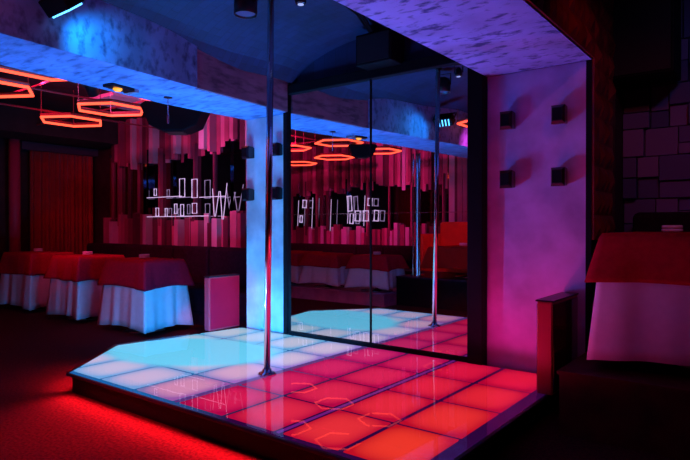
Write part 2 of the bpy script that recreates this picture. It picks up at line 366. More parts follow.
# cyan spotlight glare painted into the emission of left panels and their joints
def glare_nodes(nt):
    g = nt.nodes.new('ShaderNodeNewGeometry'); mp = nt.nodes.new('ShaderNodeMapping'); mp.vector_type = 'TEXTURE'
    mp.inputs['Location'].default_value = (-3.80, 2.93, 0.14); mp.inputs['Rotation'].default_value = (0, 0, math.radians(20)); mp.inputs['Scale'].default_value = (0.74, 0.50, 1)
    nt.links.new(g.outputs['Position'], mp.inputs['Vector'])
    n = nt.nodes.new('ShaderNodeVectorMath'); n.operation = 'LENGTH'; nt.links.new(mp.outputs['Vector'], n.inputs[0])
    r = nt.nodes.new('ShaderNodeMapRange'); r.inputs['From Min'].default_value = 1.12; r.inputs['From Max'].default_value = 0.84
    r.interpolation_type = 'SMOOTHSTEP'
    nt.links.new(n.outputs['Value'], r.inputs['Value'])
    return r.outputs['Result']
def panel_material():
    m, nt, p = newmat('luminous panel'); p.inputs['Roughness'].default_value = 0.4
    p.inputs['Base Color'].default_value = (0.0, 0.0, 0.0, 1); p.inputs['Specular IOR Level'].default_value = 0.0
    oi = nt.nodes.new('ShaderNodeObjectInfo')
    # light boxes are brighter over the lamp in the middle than at the rim
    tc = nt.nodes.new('ShaderNodeTexCoord'); mp = nt.nodes.new('ShaderNodeMapping'); mp.inputs['Location'].default_value = (-1, -1, 0); mp.inputs['Scale'].default_value = (2, 2, 0)
    nt.links.new(tc.outputs['Generated'], mp.inputs['Vector'])
    sx = nt.nodes.new('ShaderNodeSeparateXYZ'); nt.links.new(mp.outputs['Vector'], sx.inputs[0])
    def powr(s):
        a = nt.nodes.new('ShaderNodeMath'); a.operation = 'ABSOLUTE'; nt.links.new(s, a.inputs[0])
        b = nt.nodes.new('ShaderNodeMath'); b.operation = 'POWER'; b.inputs[1].default_value = 3.5; nt.links.new(a.outputs[0], b.inputs[0]); return b.outputs[0]
    ad = nt.nodes.new('ShaderNodeMath'); ad.operation = 'ADD'; nt.links.new(powr(sx.outputs[0]), ad.inputs[0]); nt.links.new(powr(sx.outputs[1]), ad.inputs[1])
    r = nt.nodes.new('ShaderNodeMapRange'); r.inputs['From Min'].default_value = 0.0; r.inputs['From Max'].default_value = 1.15
    nt.links.new(ad.outputs[0], r.inputs['Value'])
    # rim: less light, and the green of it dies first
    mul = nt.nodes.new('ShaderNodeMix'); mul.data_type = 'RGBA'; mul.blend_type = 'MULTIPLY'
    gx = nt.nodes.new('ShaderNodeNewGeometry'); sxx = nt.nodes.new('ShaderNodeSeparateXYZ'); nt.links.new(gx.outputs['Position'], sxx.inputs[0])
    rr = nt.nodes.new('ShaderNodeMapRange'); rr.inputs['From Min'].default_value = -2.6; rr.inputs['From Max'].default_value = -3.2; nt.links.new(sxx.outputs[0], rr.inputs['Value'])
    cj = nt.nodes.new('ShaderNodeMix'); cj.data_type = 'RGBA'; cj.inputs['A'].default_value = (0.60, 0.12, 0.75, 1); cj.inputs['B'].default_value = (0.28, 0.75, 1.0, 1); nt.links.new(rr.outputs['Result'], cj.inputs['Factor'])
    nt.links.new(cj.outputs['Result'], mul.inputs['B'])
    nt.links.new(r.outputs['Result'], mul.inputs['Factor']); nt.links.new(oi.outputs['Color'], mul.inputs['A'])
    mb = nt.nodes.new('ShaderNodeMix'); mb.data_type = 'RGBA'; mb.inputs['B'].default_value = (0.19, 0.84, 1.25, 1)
    nt.links.new(glare_nodes(nt), mb.inputs['Factor']); nt.links.new(mul.outputs['Result'], mb.inputs['A'])
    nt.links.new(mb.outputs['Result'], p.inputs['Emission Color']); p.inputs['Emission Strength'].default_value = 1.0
    return m
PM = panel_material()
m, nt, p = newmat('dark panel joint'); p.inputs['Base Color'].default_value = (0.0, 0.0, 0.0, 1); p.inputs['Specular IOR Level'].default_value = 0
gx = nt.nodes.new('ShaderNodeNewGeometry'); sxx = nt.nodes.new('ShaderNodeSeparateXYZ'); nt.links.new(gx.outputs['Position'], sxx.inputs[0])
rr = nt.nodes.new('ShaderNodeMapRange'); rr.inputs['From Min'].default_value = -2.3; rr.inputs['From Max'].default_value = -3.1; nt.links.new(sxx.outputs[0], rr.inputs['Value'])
cj = nt.nodes.new('ShaderNodeMix'); cj.data_type = 'RGBA'; cj.inputs['A'].default_value = (0.03, 0.002, 0.05, 1); cj.inputs['B'].default_value = (0.01, 0.15, 0.48, 1); nt.links.new(rr.outputs['Result'], cj.inputs['Factor'])  # blue light on the left joints is put in as emission
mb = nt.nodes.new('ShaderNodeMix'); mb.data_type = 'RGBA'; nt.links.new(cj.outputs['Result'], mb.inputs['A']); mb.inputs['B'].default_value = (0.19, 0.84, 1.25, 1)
nt.links.new(glare_nodes(nt), mb.inputs['Factor']); nt.links.new(mb.outputs['Result'], p.inputs['Emission Color']); p.inputs['Emission Strength'].default_value = 1.0
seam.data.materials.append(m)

def clip(poly, hull):
    """Sutherland-Hodgman against a counter-clockwise convex hull"""
    out = poly
    for i in range(len(hull)):
        a, b = Vector(hull[i]), Vector(hull[(i + 1) % len(hull)]); e = b - a
        ins = lambda q: e.x * (q[1] - a.y) - e.y * (q[0] - a.x) >= -1e-9
        new = []
        for j in range(len(out)):
            p_, q_ = out[j - 1], out[j]
            ip, iq = ins(p_), ins(q_)
            if ip != iq:
                d = Vector(q_) - Vector(p_); den = e.x * d.y - e.y * d.x
                t = -(e.x * (p_[1] - a.y) - e.y * (p_[0] - a.x)) / den
                new.append((p_[0] + d.x * t, p_[1] + d.y * t))
            if iq: new.append(q_)
        out = new
        if not out: return []
    return out
XS = [-4.60, -4.38, -3.985, -3.585, -3.185, -2.775, -2.365, -1.965, -1.58, -1.20]
YS = [2.02, 2.49, 2.965, 3.435, 3.92]
double = {-2.775, -1.965}
HULL = inset(OUT, 0.035)
def lerp(a, b, t): return tuple(a[i] + (b[i] - a[i]) * t for i in range(3))
def panel_colour(x, y):
    # linear colours: red-orange at right front, rose at right back, hot pink mid, pale at left with cyan spotlight mixed in
    if x > -2.78:
        t = (x + 2.78) / 1.6; u = (y - 2.0) / 1.9
        front = lerp((0.78, 0.004, 0.10), (0.97, 0.048, 0.022), min(1, t * 1.15))
        back = lerp((0.82, 0.035, 0.24), (0.90, 0.004, 0.055), min(1, t * 1.5))
        return lerp(front, back, u)
    t = min(1, (-2.78 - x) / 1.0); u = (y - 2.0) / 1.2
    front = lerp((0.84, 0.07, 0.24), (0.74, 0.62, 1.0), min(1, t * 1.4))
    back = lerp((0.84, 0.62, 0.95), (0.60, 0.78, 1.0), t)
    return lerp(front, back, max(0, min(1, u)))
for i in range(len(XS) - 1):
    for j in range(len(YS) - 1):
        x0, x1, y0, y1 = XS[i], XS[i + 1], YS[j], YS[j + 1]
        g0 = 0.034 if XS[i] in double else 0.017; g1 = 0.034 if XS[i + 1] in double else 0.017
        q = clip([(x0 + g0, y0 + 0.015), (x1 - g1, y0 + 0.015), (x1 - g1, y1 - 0.015), (x0 + g0, y1 - 0.015)], HULL)
        if len(q) < 3: continue
        bm = bmesh.new(); prism(bm, q, 0.1385, 0.1445)
        if q and (max(a[0] for a in q) - min(a[0] for a in q)) < 0.04: bm.free(); continue
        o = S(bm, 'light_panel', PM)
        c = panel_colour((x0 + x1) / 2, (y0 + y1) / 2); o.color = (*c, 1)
# thin second line in each double joint
bm = bmesh.new()
for x in double: box(bm, x - 0.008, x + 0.008, 2.03, 3.92, 0.1385, 0.1440)
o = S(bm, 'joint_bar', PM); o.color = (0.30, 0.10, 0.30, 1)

# ------------------------------------------------------------------ mirror
mir = thing('wall_mirror', 'tall black framed wall mirror of four panes behind the stage pole', 'mirror', (-2.75, 3.95, 0.15))
def MI(bm, name, mat, **k):
    o = obj(name, bm, mat, **k); o.parent = mir; o.location = -Vector(mir.location); return o
for x0, x1 in ((-3.665, -2.742), (-2.728, -1.835)):
    for z0, z1 in ((0.175, 1.253), (1.257, 2.37)):
        MI(B((x0, x1, 3.935, 3.950, z0, z1)), 'mirror_pane', M['mirror'])
MI(B((-2.742, -2.728, 3.928, 3.951, 0.16, 2.37)), 'centre_strip', M['black'])
MI(B((-3.705, -3.662, 3.905, 3.952, 0.150, 2.38)), 'frame_post', M['black'])
MI(B((-1.838, -1.722, 3.87, 3.952, 0.150, 2.38)), 'frame_post', M['black'], bevel=0.004)
MI(B((-3.66, -1.84, 3.915, 3.951, 0.150, 0.176)), 'bottom_rail', M['black'])
MI(B((-3.66, -1.84, 3.931, 3.936, 1.2525, 1.2575)), 'seam_strip', M['chrome'])

# ------------------------------------------------------------------ pole
pole = thing('dance_pole', 'chrome dance pole standing on the glowing stage floor', 'dance pole', (-2.777, 2.767, 0.15))
bm = bmesh.new(); tube(bm, [(0, 0, 0.01), (0.042, 0, 2.595)], 0.0225, 20); obj('pole_tube', bm, M['chrome'], pole, smooth=True)
bm = bmesh.new(); lathe(bm, [(0.062, 0), (0.062, 0.006), (0.05, 0.014), (0.032, 0.018), (0.030, 0.035), (0.023, 0.036)]); obj('base_flange', bm, M['chrome'], pole, smooth=True)
bm = bmesh.new(); lathe(bm, [(0.024, 0), (0.032, 0.002), (0.034, 0.04), (0.075, 0.045), (0.075, 0.058)]); obj('ceiling_flange', bm, M['blackmetal'], pole, loc=(0.042, 0, 2.545))

# ------------------------------------------------------------------ partitions
def partition(label, x0, x1, y0, y1, z0, z1, side, edge):
    c = ((x0 + x1) / 2, (y0 + y1) / 2, z0)
    t = thing('low_partition', label, 'partition', c)
    def P(bm, name, mat, **k):
        o = obj(name, bm, mat, **k); o.parent = t; o.location = -Vector(c); return o
    P(B((x0, x1, y0, y1, z0, z1)), 'partition_body', edge, bevel=0.004)
    P(B((x1, x1 + 0.006, y0 + 0.012, y1 - 0.012, z0 + 0.015, z1 - 0.015)), 'side_panel', side)
    P(B((x0 - 0.006, x0, y0 + 0.012, y1 - 0.012, z0 + 0.015, z1 - 0.015)), 'side_panel', side)
    P(B((x0 + 0.006, x1 - 0.006, y0 - 0.005, y0, z0 + 0.01, z1 - 0.01)), 'end_panel', edge)
    P(B((x0 - 0.008, x1 + 0.008, y0 - 0.008, y1, z1, z1 + 0.010)), 'top_cap', M['blackmetal'])
    return t
partition('low glossy red partition at the left of the cyan column', -4.41, -4.34, 3.56, 3.94, 0.15, 0.66, M['lacquer'], M['lacqueredge'])
partition('low dark partition with red edge between the stage and the right platform', -1.175, -1.085, 3.43, 3.94, 0.15, 0.70, M['darklacquer'], M['lacqueredge'])

# ------------------------------------------------------------------ tables and cloths
def cloth(w_, d_, ztop, drop, flare, dip, folds, seed, th=0.0, tipflare=0.0):
    """square cloth hanging over a square top: corners fall lower and stand out"""
    rnd = random.Random(seed); bm = bmesh.new(); N = 120
    ph = [rnd.uniform(0, 2 * PI) for _ in range(4)]
    def per(t, hw, hd, rr):
        # rounded rectangle perimeter by angle-like parameter
        s = t * 4 % 4; k = int(s); f = s - k
        cs = [(hw, -hd), (hw, hd), (-hw, hd), (-hw, -hd)]
        a, b = Vector(cs[k]), Vector(cs[(k + 1) % 4]); p_ = a.lerp(b, f)
        nrm = Vector(((1, 0), (0, 1), (-1, 0), (0, -1))[k])
        cd = min(f, 1 - f)             # 0 at a corner
        cn = (Vector(cs[k]) if f < 0.5 else Vector(cs[(k + 1) % 4])).normalized()
        e = max(0.0, 1 - cd / 0.16)
        nrm = nrm.lerp(cn, e * e * (3 - 2 * e) if cd < 0.16 else 0).normalized()
        return p_, nrm, cd
    rings = []
    K = 10
    for k in range(K + 1):
        t = k / K; row = []
        for i in range(N):
            p_, nrm, cd = per(i / N, w_ / 2, d_ / 2, 0)
            corner = max(0.0, 1 - cd / 0.20) ** 1.6
            h = drop + dip * corner + 0.008 * math.sin(i / N * 2 * PI * 3 + ph[0])
            wave = (math.sin(i / N * 2 * PI * folds + ph[1]) * 0.6 + math.sin(i / N * 2 * PI * folds * 1.7 + ph[2]) * 0.4)
            out = 0.006 + flare * t * (0.6 + 0.4 * wave) + (flare * 1.0 + tipflare) * corner * t
            out += 0.012 * (1 - (1 - min(1, t * 6)) ** 2)
            row.append(bm.verts.new((p_.x + nrm.x * out, p_.y + nrm.y * out, ztop - h * t)))
        rings.append(row)
    for A, Bq in zip(rings, rings[1:]):
        for j in range(N): bm.faces.new((A[j], A[(j + 1) % N], Bq[(j + 1) % N], Bq[j]))
    bm.faces.new(rings[0])
    return bm
def clothobj(name, label, group, loc, bm, mat, rz=0):
    o = obj(name, bm, mat, smooth=True); o.location = loc; o.rotation_euler = (0, 0, rz)
    s = o.modifiers.new('thick', 'SOLIDIFY'); s.thickness = 0.004; s.offset = 0
    return tag(o, label, 'tablecloth', group)
def make_table(label, loc, w_, h, rz=0, group=None, d_=None):
    d_ = d_ or w_
    t = thing('dining_table', label, 'table', loc, rz, group)
    obj('tabletop', B((-w_ / 2, w_ / 2, -d_ / 2, d_ / 2, h - 0.03, h)), M['blackmetal'], t, bevel=0.004)
    bm = bmesh.new(); tube(bm, [(0, 0, 0.02), (0, 0, h - 0.03)], 0.035, 14); obj('pedestal', bm, M['chrome'], t, smooth=True)
    bm = bmesh.new(); lathe(bm, [(0.24, 0), (0.24, 0.012), (0.05, 0.03), (0.035, 0.05)], 28); obj('base', bm, M['chrome'], t, smooth=True)
    return t
def make_candle(label, loc, s=1.0, group=None):
    t = thing('candle_holder', label, 'candle holder', loc, 0, group)
    bm = bmesh.new(); lathe(bm, [(0.045, 0), (0.058, 0.004), (0.060, 0.018), (0.050, 0.020)], 24); obj('dish', bm, M['candle'], t, smooth=True)
    bm = bmesh.new(); lathe(bm, [(0.050, 0.020), (0.058, 0.023), (0.058, 0.040), (0.052, 0.043), (0.048, 0.036)], 24); obj('glass_cup', bm, M['candle'], t, smooth=True)
    t.scale = (s, s, s)
    return t
def set_table(x, y, z, w_, h, rz, seed, what, red, white, where, drop=0.285, flare=0.035, d_=None):
    d_ = d_ or w_
    make_table('dark pedestal table hidden under cloths, ' + where, (x, y, z), w_, h, rz, None, d_)
    if white:
        clothobj('white_tablecloth', 'long white undercloth reaching the floor, ' + where, None, (x, y, z), cloth(w_, d_, h + 0.006, h - 0.065, 0.05, 0.02, 9, seed, tipflare=0.03), M['whitecloth'], rz)
    clothobj('red_tablecloth', what + ' draped with hanging corners, ' + where, None, (x, y, z), cloth(w_ + 0.02, d_ + 0.02, h + 0.014, drop, flare, 0.008, 5, seed + 3, tipflare=0.05), red, rz)

set_table(-5.63, 3.72, 0, 0.70, 0.77, 0.0, 1, 'crimson overcloth', M['redcloth'], True, 'table nearest the stage', d_=0.46)
set_table(-6.93, 3.78, 0, 0.60, 0.77, 0.0, 2, 'dark red overcloth', M['redcloth'], True, 'middle table of the left row', d_=0.54)
set_table(-8.30, 3.80, 0, 0.72, 0.77, 0.04, 3, 'dark red overcloth', M['redcloth'], True, 'table farthest left by the curtain', d_=0.54)
make_candle('white candle holder on the crimson table nearest the stage', (-5.76, 3.80, 0.788))
make_candle('white candle holder on the middle table of the left row', (-6.95, 3.78, 0.788))
make_candle('small white candle holder on the table by the curtain', (-8.42, 3.85, 0.788))
# right platform table
set_table(-0.33, 3.93, 0.35, 0.94, 0.745, 0.0, 4, 'deep red overcloth', M['redcloth'], True, 'on the raised right platform', drop=0.27, flare=0.03)
make_candle('white candle holder on the raised right platform table', (-0.56, 4.1, 1.112))
# tables that the mirror shows
set_table(-5.78, 0.72, 0.18, 0.58, 0.52, 0.0, 5, 'dark red overcloth', M['redcloth'], True, 'left of the pair seen in the mirror', drop=0.2, d_=0.40)
set_table(-4.86, 0.72, 0.18, 0.56, 0.52, 0.0, 6, 'dark red overcloth', M['redcloth'], True, 'right of the pair seen in the mirror', drop=0.2, d_=0.40)
set_table(-6.62, 0.60, 0.18, 0.62, 0.52, 0.0, 7, 'dark red overcloth', M['redcloth'], True, 'partly cut by the left edge of the mirror', drop=0.2)
make_candle('white candle holder on a white skirted table seen in the mirror', (-4.9, 0.66, 0.718))
set_table(-3.55, 0.22, 0.42, 0.88, 0.42, 0.0, 8, 'orange red cloth', M['darkorange'], False, 'low table before the orange sofa in the mirror', drop=0.30)
make_candle('white candle holder on the orange table seen in the mirror', (-3.75, 0.1, 0.858))

# ------------------------------------------------------------------ sofas
def sofa(label, x0, x1, yb, yf, z0, seat, back, mat, arms=True, depth=0.2, n=6, face=-1):
    """bench against a wall; yb is the wall side, yf the front"""
    s = 1 if yf > yb else -1
    cx = (x0 + x1) / 2
    t = thing('bench_sofa', label, 'sofa', (cx, (yb + yf) / 2, z0))
    off = -Vector(t.location)
    def P(bm, name, **k):
        o = obj(name, bm, mat, **k); o.parent = t; o.location = off; return o
    lo, hi = sorted((yb, yf)); 
    P(B((x0, x1, lo + 0.03, hi - 0.03, z0, z0 + 0.14)), 'plinth')
    a = yb + s * depth
    lo2, hi2 = sorted((a, yf))
    wd = (x1 - x0) / n
    for i in range(n):
        P(B((x0 + i * wd + 0.004, x0 + (i + 1) * wd - 0.004, lo2, hi2, z0 + 0.14, z0 + seat)), 'seat_cushion', bevel=0.03)
    lo3, hi3 = sorted((yb + s * 0.01, a))
    for i in range(n):
        P(B((x0 + i * wd + 0.003, x0 + (i + 1) * wd - 0.003, lo3, hi3, z0 + 0.14, z0 + back)), 'back_cushion', bevel=0.04)
    if arms:
        for q in ((x0 - 0.16, x0), (x1, x1 + 0.16)):
            P(B((q[0], q[1], lo + 0.02, hi, z0, z0 + (seat + back) * 0.52)), 'armrest', bevel=0.03)
    return t
sofa('long dark aubergine bench along the back plank wall', -8.85, -4.35, 4.98, 4.25, 0, 0.43, 0.88, M['velvet'], arms=False, n=6)
sofa('long dark bench under the planks opposite the mirror', -9.0, -5.3, -1.22, -0.55, 0.18, 0.36, 0.61, M['velvet'], arms=False, n=6)
sofa('bright orange red sofa with armrests seen in the mirror', -4.68, -2.5, -1.1, -0.35, 0.42, 0.35, 0.80, plain('orange red velvet', (0.85, 0.06, 0.015), 0.7, noise=0.1), arms=True, n=2)
sofa('dark bench behind the raised right platform table', -0.90, 1.4, 4.80, 4.52, 0.35, 0.45, 0.90, M['velvet'], arms=False, depth=0.15, n=3)

# ------------------------------------------------------------------ curtain
def curtain(label, x, y0, y1, z0, z1):
    bm = bmesh.new(); N = 160; K = 8; rows = []
    for k in range(K + 1):
        z = z1 + (z0 - z1) * k / K; row = []
        for i in range(N + 1):
            y = y0 + (y1 - y0) * i / N; t = k / K
            xx = x + 0.035 * (0.6 + 0.4 * t) * math.sin(i / N * 2 * PI * 17 + 0.8 * math.sin(i * 0.13)) + 0.012 * math.sin(i * 0.9)
            row.append(bm.verts.new((xx, y + 0.01 * math.sin(i * .3), z)))
        rows.append(row)
    for A, Bq in zip(rows, rows[1:]):
        for j in range(N): bm.faces.new((A[j], A[j + 1], Bq[j + 1], Bq[j]))
    o = obj('curtain', bm, M['curtain'], smooth=True)
    s = o.modifiers.new('thick', 'SOLIDIFY'); s.thickness = 0.006
    return tag(o, label, 'curtain')
curtain('tall deep red curtain on the far left wall', -9.45, 4.20, 5.24, 0.06, 2.34)
tag(obj('pelmet', B((-9.598, -9.35, 4.04, 5.28, 2.34, 2.46)), plain('dark pelmet', (0.05, 0.04, 0.07), 0.6)), 'dark horizontal pelmet box above the red curtain', 'pelmet')
bm = bmesh.new(); tube(bm, [(-9.35, 3.93, 0), (-9.35, 3.93, 2.84)], 0.08, 20)
tag(obj('drain_pipe', bm, plain('dark red painted pipe', (0.40, 0.03, 0.09), 0.5), smooth=True), 'vertical dark red pipe left of the curtain', 'pipe')

struct('trim_15', B((-9.345, -8.55, 3.3, YB, 2.47, 2.849)), M['darkceil'], 'dark dropped bulkhead over the lounge corner by the curtain', 'bulkhead')
# ------------------------------------------------------------------ plank walls
def planks(label, xa, xb, y, dirn, lower, edge, zb, zt, seed):
    """vertical boards of uneven length; edge(x) gives the ragged end"""
    rnd = random.Random(seed)
    t = thing('plank_cladding', label, 'wall cladding', ((xa + xb) / 2, y, zb))
    off = -Vector(t.location)
    x = xa; i = 0
    while x < xb - 0.03:
        w_ = min(rnd.uniform(0.06, 0.12), xb - x); d = rnd.choice((0.015, 0.03, 0.06, 0.10, 0.13))
        e = edge(x) + rnd.uniform(-0.09, 0.09)
        z0, z1 = (zb, e) if lower else (e, zt)
        ya, yb_ = sorted((y, y + dirn * d))
        o = obj('plank', B((x + 0.004, x + w_ - 0.004, ya, yb_, z0, z1)), rnd.choice((PL[0], PL[1], PL[1], PL[2], PL[2], PL[3], PL[3])), t)
        o.location = off
        x += w_; i += 1
    return t
up = lambda x: 2.12 + 0.12 * max(0, min(1, (x + 8.4) / 2.5)) ** 1.3
lowf = lambda x: 1.30 + 0.05 * math.sin(x * 2.2)
planks('ragged row of upper planks hanging on the back lounge wall', -8.75, -4.35, YB - 0.003, -1, False, up, 0.5, 2.84, 11)
planks('row of lower planks above the back lounge bench', -9.0, -4.35, YB - 0.003, -1, True, lowf, 0.5, 2.84, 12)
up2 = lambda x: 1.88 + 0.06 * math.sin(x * 1.7)
planks('ragged upper planks on the wall opposite the mirror', -9.3, -4.8, YF + 0.003, 1, False, up2, 0.5, 2.84, 13)
planks('lower planks above the bench opposite the mirror', -9.3, -4.8, YF + 0.003, 1, True, lambda x: 1.10 + 0.04 * math.sin(x * 3), 0.5, 2.84, 14)
planks('full height planks behind the orange sofa seen in the mirror', -4.8, -2.0, YF + 0.003, 1, True, lambda x: 2.75, 0.5, 2.9, 15)
# smoked mirror bands between the two rows, with thin vertical mirror slats standing in front
def band(label, x0, x1, y, dirn, z0, z1, seed):
    rnd = random.Random(seed)
    t = thing('mirror_band', label, 'mirror', ((x0 + x1) / 2, y, z0)); off = -Vector(t.location)
    ya, yb_ = sorted((y, y + dirn * 0.012))
    o = obj('smoked_pane', B((x0, x1, ya, yb_, z0, z1)), M['darkmirror'], t); o.location = off
    x = x0 + 0.1
    while x < x1 - 0.1:
        ya, yb_ = sorted((y + dirn * 0.013, y + dirn * rnd.choice((0.04, 0.07))))
        o = obj('mirror_slat', B((x, x + rnd.uniform(0.02, 0.05), ya, yb_, z0, z1)), rnd.choice((M['darkmirror'], PL[3], PL[2], PL[2])), t); o.location = off
        x += rnd.uniform(0.10, 0.30) if x < -7.7 else rnd.uniform(0.3, 0.8)
    return t
band_back = band('smoked mirror band between the plank rows of the back wall', -9.0, -4.35, YB - 0.003, -1, 1.15, 2.33, 21)
band_opp = band('smoked mirror band between the plank rows opposite the mirror', -9.3, -4.8, YF + 0.003, 1, 0.95, 2.1, 22)

# glowing lilac-white tubes and frames standing in for reflections in the bands
def frame_reflection(label, x, y, z, w_, h, tilt=0.0, group='lilac white rectangles imitating reflections'):
    bm = bmesh.new()
    pts = [(-w_ / 2, 0, -h / 2), (w_ / 2, 0, -h / 2), (w_ / 2, 0, h / 2), (-w_ / 2, 0, h / 2)]
    tube(bm, pts, 0.006 if y > 0 else 0.013, 6, closed=True)
    par = band_back if y > 0 else band_opp
    o = obj('reflection_frame', bm, M['tube'], par); o.location = Vector((x, y, z)) - par.location; o.rotation_euler = (0, tilt, 0)
    return o
def rod_reflection(label, a, b, group):
    bm = bmesh.new(); c = (Vector(a) + Vector(b)) / 2
    tube(bm, [Vector(a) - c, Vector(b) - c], 0.0055, 6)
    par = band_back if a[1] > 0 else band_opp
    o = obj('reflection_tube', bm, M['tube'], par); o.location = c - par.location
    return o
FR = [(-7.55, 1.66, .06, .10), (-7.50, 1.36, .07, .12), (-7.28, 1.35, .05, .12), (-6.90, 1.70, .12, .26), (-6.62, 1.68, .12, .26), (-6.90, 1.38, .07, .16), (-6.62, 1.40, .10, .14), (-7.05, 1.40, .06, .14)]
for x, z, w_, h in FR:
    frame_reflection('small lilac white rectangular reflection frame in the back wall mirror band', x, 5.17, z, w_, h)
for z, x0, x1 in ((1.58, -7.75, -6.9), (1.29, -7.75, -6.3), (1.55, -6.5, -5.95)):
    rod_reflection('thin horizontal lilac white reflection tube across the back wall mirror band', (x0, 5.16, z), (x1, 5.16, z), 'horizontal reflection tubes in the back wall band')
zg = [(-6.22, 1.66), (-6.16, 1.28), (-6.06, 1.62), (-6.00, 1.24), (-5.90, 1.72)]
for a, b in zip(zg, zg[1:]):
    rod_reflection('slanting lilac white reflection tube beside the cyan column', (a[0], 5.16, a[1]), (b[0], 5.14, b[1]), 'zigzag reflection tubes beside the cyan column')
for x, z, w_, h in [(-8.15, 1.62, .10, .16), (-6.95, 1.60, .10, .3), (-6.75, 1.35, .12, .2), (-6.55, 1.35, .12, .2), (-6.45, 1.62, .10, .14), (-6.9, 1.3, .08, .2), (-6.3, 1.35, .10, .2), (-8.25, 1.3, .07, .14)]:
    frame_reflection('small lilac white rectangular reflection frame in the band opposite the mirror', x, -1.38, z, w_, h, random.uniform(-.1, .1), 'reflection frames opposite the mirror')
for x, z0, z1 in ((-8.35, 1.15, 1.7), (-7.95, 1.1, 1.75), (-7.45, 1.05, 1.7), (-7.0, 1.2, 1.75), (-6.6, 1.15, 1.75)):
    rod_reflection('upright lilac white reflection tube in the band opposite the mirror', (x, -1.38, z0), (x + 0.03, -1.38, z1), 'upright reflection tubes opposite the mirror')

# ------------------------------------------------------------------ neon hexagons
def hexlight(label, x, y, z=2.4, r=0.36, ceil=2.85):
    t = thing('hexagon_neon', label, 'neon lamp', (x, y, z), 0, None)
    pts = [(r * math.cos(PI / 6 + k * PI / 3), r * math.sin(PI / 6 + k * PI / 3), 0) for k in range(6)]
    bm = bmesh.new(); tube(bm, pts, 0.0135, 10, closed=True); obj('neon_tube', bm, M['neon'], t, smooth=False)
    bm = bmesh.new(); tube(bm, [(a, b, 0.03) for a, b, c in pts], 0.014, 6, closed=True); obj('housing', bm, M['neonbody'], t)
    for k in (0, 2, 4):
        bm = bmesh.new(); tube(bm, [(pts[k][0], pts[k][1], 0.03), (pts[k][0], pts[k][1], ceil - z - 0.002)], 0.004, 6); obj('hanger', bm, M['neonbody'], t)
    return t
hexlight('red neon hexagon nearest the amber lamp, low over the lounge', -5.76, 3.40)
hexlight('red neon hexagon over the middle table, lowest in the photo', -6.78, 3.50)
hexlight('red neon hexagon cut by the left photo edge', -5.74, 2.22)
hexlight('red neon hexagon half hidden behind the blue beam at far left', -4.97, 2.35, z=2.5, r=0.49)
hexlight('red neon hexagon half hidden behind the beam near the hanging speaker', -5.01, 3.75, z=2.5, r=0.45)
hexlight('red neon hexagon just entering at the left photo edge', -6.86, 2.33)
hexlight('red neon hexagon at the upper left of the mirror reflection', -6.35, 1.05)
hexlight('red neon hexagon half hidden by the beam in the mirror reflection', -5.35, 1.02)
hexlight('red neon hexagon centred in the left mirror half', -6.55, -0.38)
hexlight('red neon hexagon touching the mirror centre strip', -5.40, -0.15)
hexlight('red neon hexagon lowest at the left of the mirror reflection', -7.75, -0.75)
hexlight('large red neon hexagon at the right end of the mirror reflection', -2.98, 1.12, z=2.43, r=0.32, ceil=2.62)
# dim conduit rails that join the hexagons
t = thing('lighting_rail', 'thin dim red rails linking the neon hexagons under the lounge ceiling', 'rail', (-6, 2.5, 2.6))
for a, b in (((-9.2, 2.8), (-4.4, 2.8)), ((-9.2, 3.9), (-4.4, 3.9)), ((-5.2, 1.2), (-5.2, 5.1)), ((-6.3, 0.0), (-6.3, 5.1)), ((-7.4, 1.2), (-7.4, 5.1)), ((-9.2, 1.6), (-4.4, 1.6)), ((-9.2, .3), (-4.4, .3))):
    bm = bmesh.new(); tube(bm, [(a[0] + 6, a[1] - 2.5, 0), (b[0] + 6, b[1] - 2.5, 0)], 0.012, 6); obj('rail_bar', bm, plain('rail red', (0.25, 0.03, 0.05), 0.4), t)

# ------------------------------------------------------------------ column sconces (2 x 2 on each column)
def sconce(label, x, z):
    t = thing('wall_sconce', label, 'wall light', (x, 3.95, z))
    bm = bmesh.new(); box(bm, -0.035, 0.035, -0.02, 0, -0.05, 0.05); obj('back_plate', bm, M['blackmetal'], t)
    bm = bmesh.new()
    a = [(-.042, -.02, -.055), (.042, -.02, -.055), (.042, -.02, .055), (-.042, -.02, .055)]
    b = [(-.045, -.085, -.062), (.045, -.085, -.062), (.045, -.085, .062), (-.045, -.085, .062)]
    c = [(-.034, -.105, -.045), (.034, -.105, -.045), (.034, -.105, .045), (-.034, -.105, .045)]
    R_ = [[bm.verts.new(q) for q in s] for s in (a, b, c)]
    bm.faces.new(R_[0][::-1]); bm.faces.new(R_[2])
    for A, Bq in zip(R_, R_[1:]):
        for j in range(4): bm.faces.new((A[j], A[(j + 1) % 4], Bq[(j + 1) % 4], Bq[j]))
    obj('lamp_body', bm, plain('black lacquered lamp body', (0.015, 0.006, 0.010), 0.3, coat=0.4), t)
    bm = bmesh.new(); box(bm, -0.03, 0.03, -0.108, -0.105, -0.04, 0.04); obj('front_lens', bm, M['black'], t)
    return t
for z, v_ in ((1.885, 'upper'), (1.475, 'lower')):
    for x, h_ in ((-4.17, 'left'), (-3.79, 'right')): sconce('small black box wall light, %s %s of the four on the cyan column' % (v_, h_), x, z - 0.02)
    for x, h_ in ((-1.545, 'left'), (-1.19, 'right')): sconce('small black box wall light, %s %s of the four on the pink column' % (v_, h_), x, z)

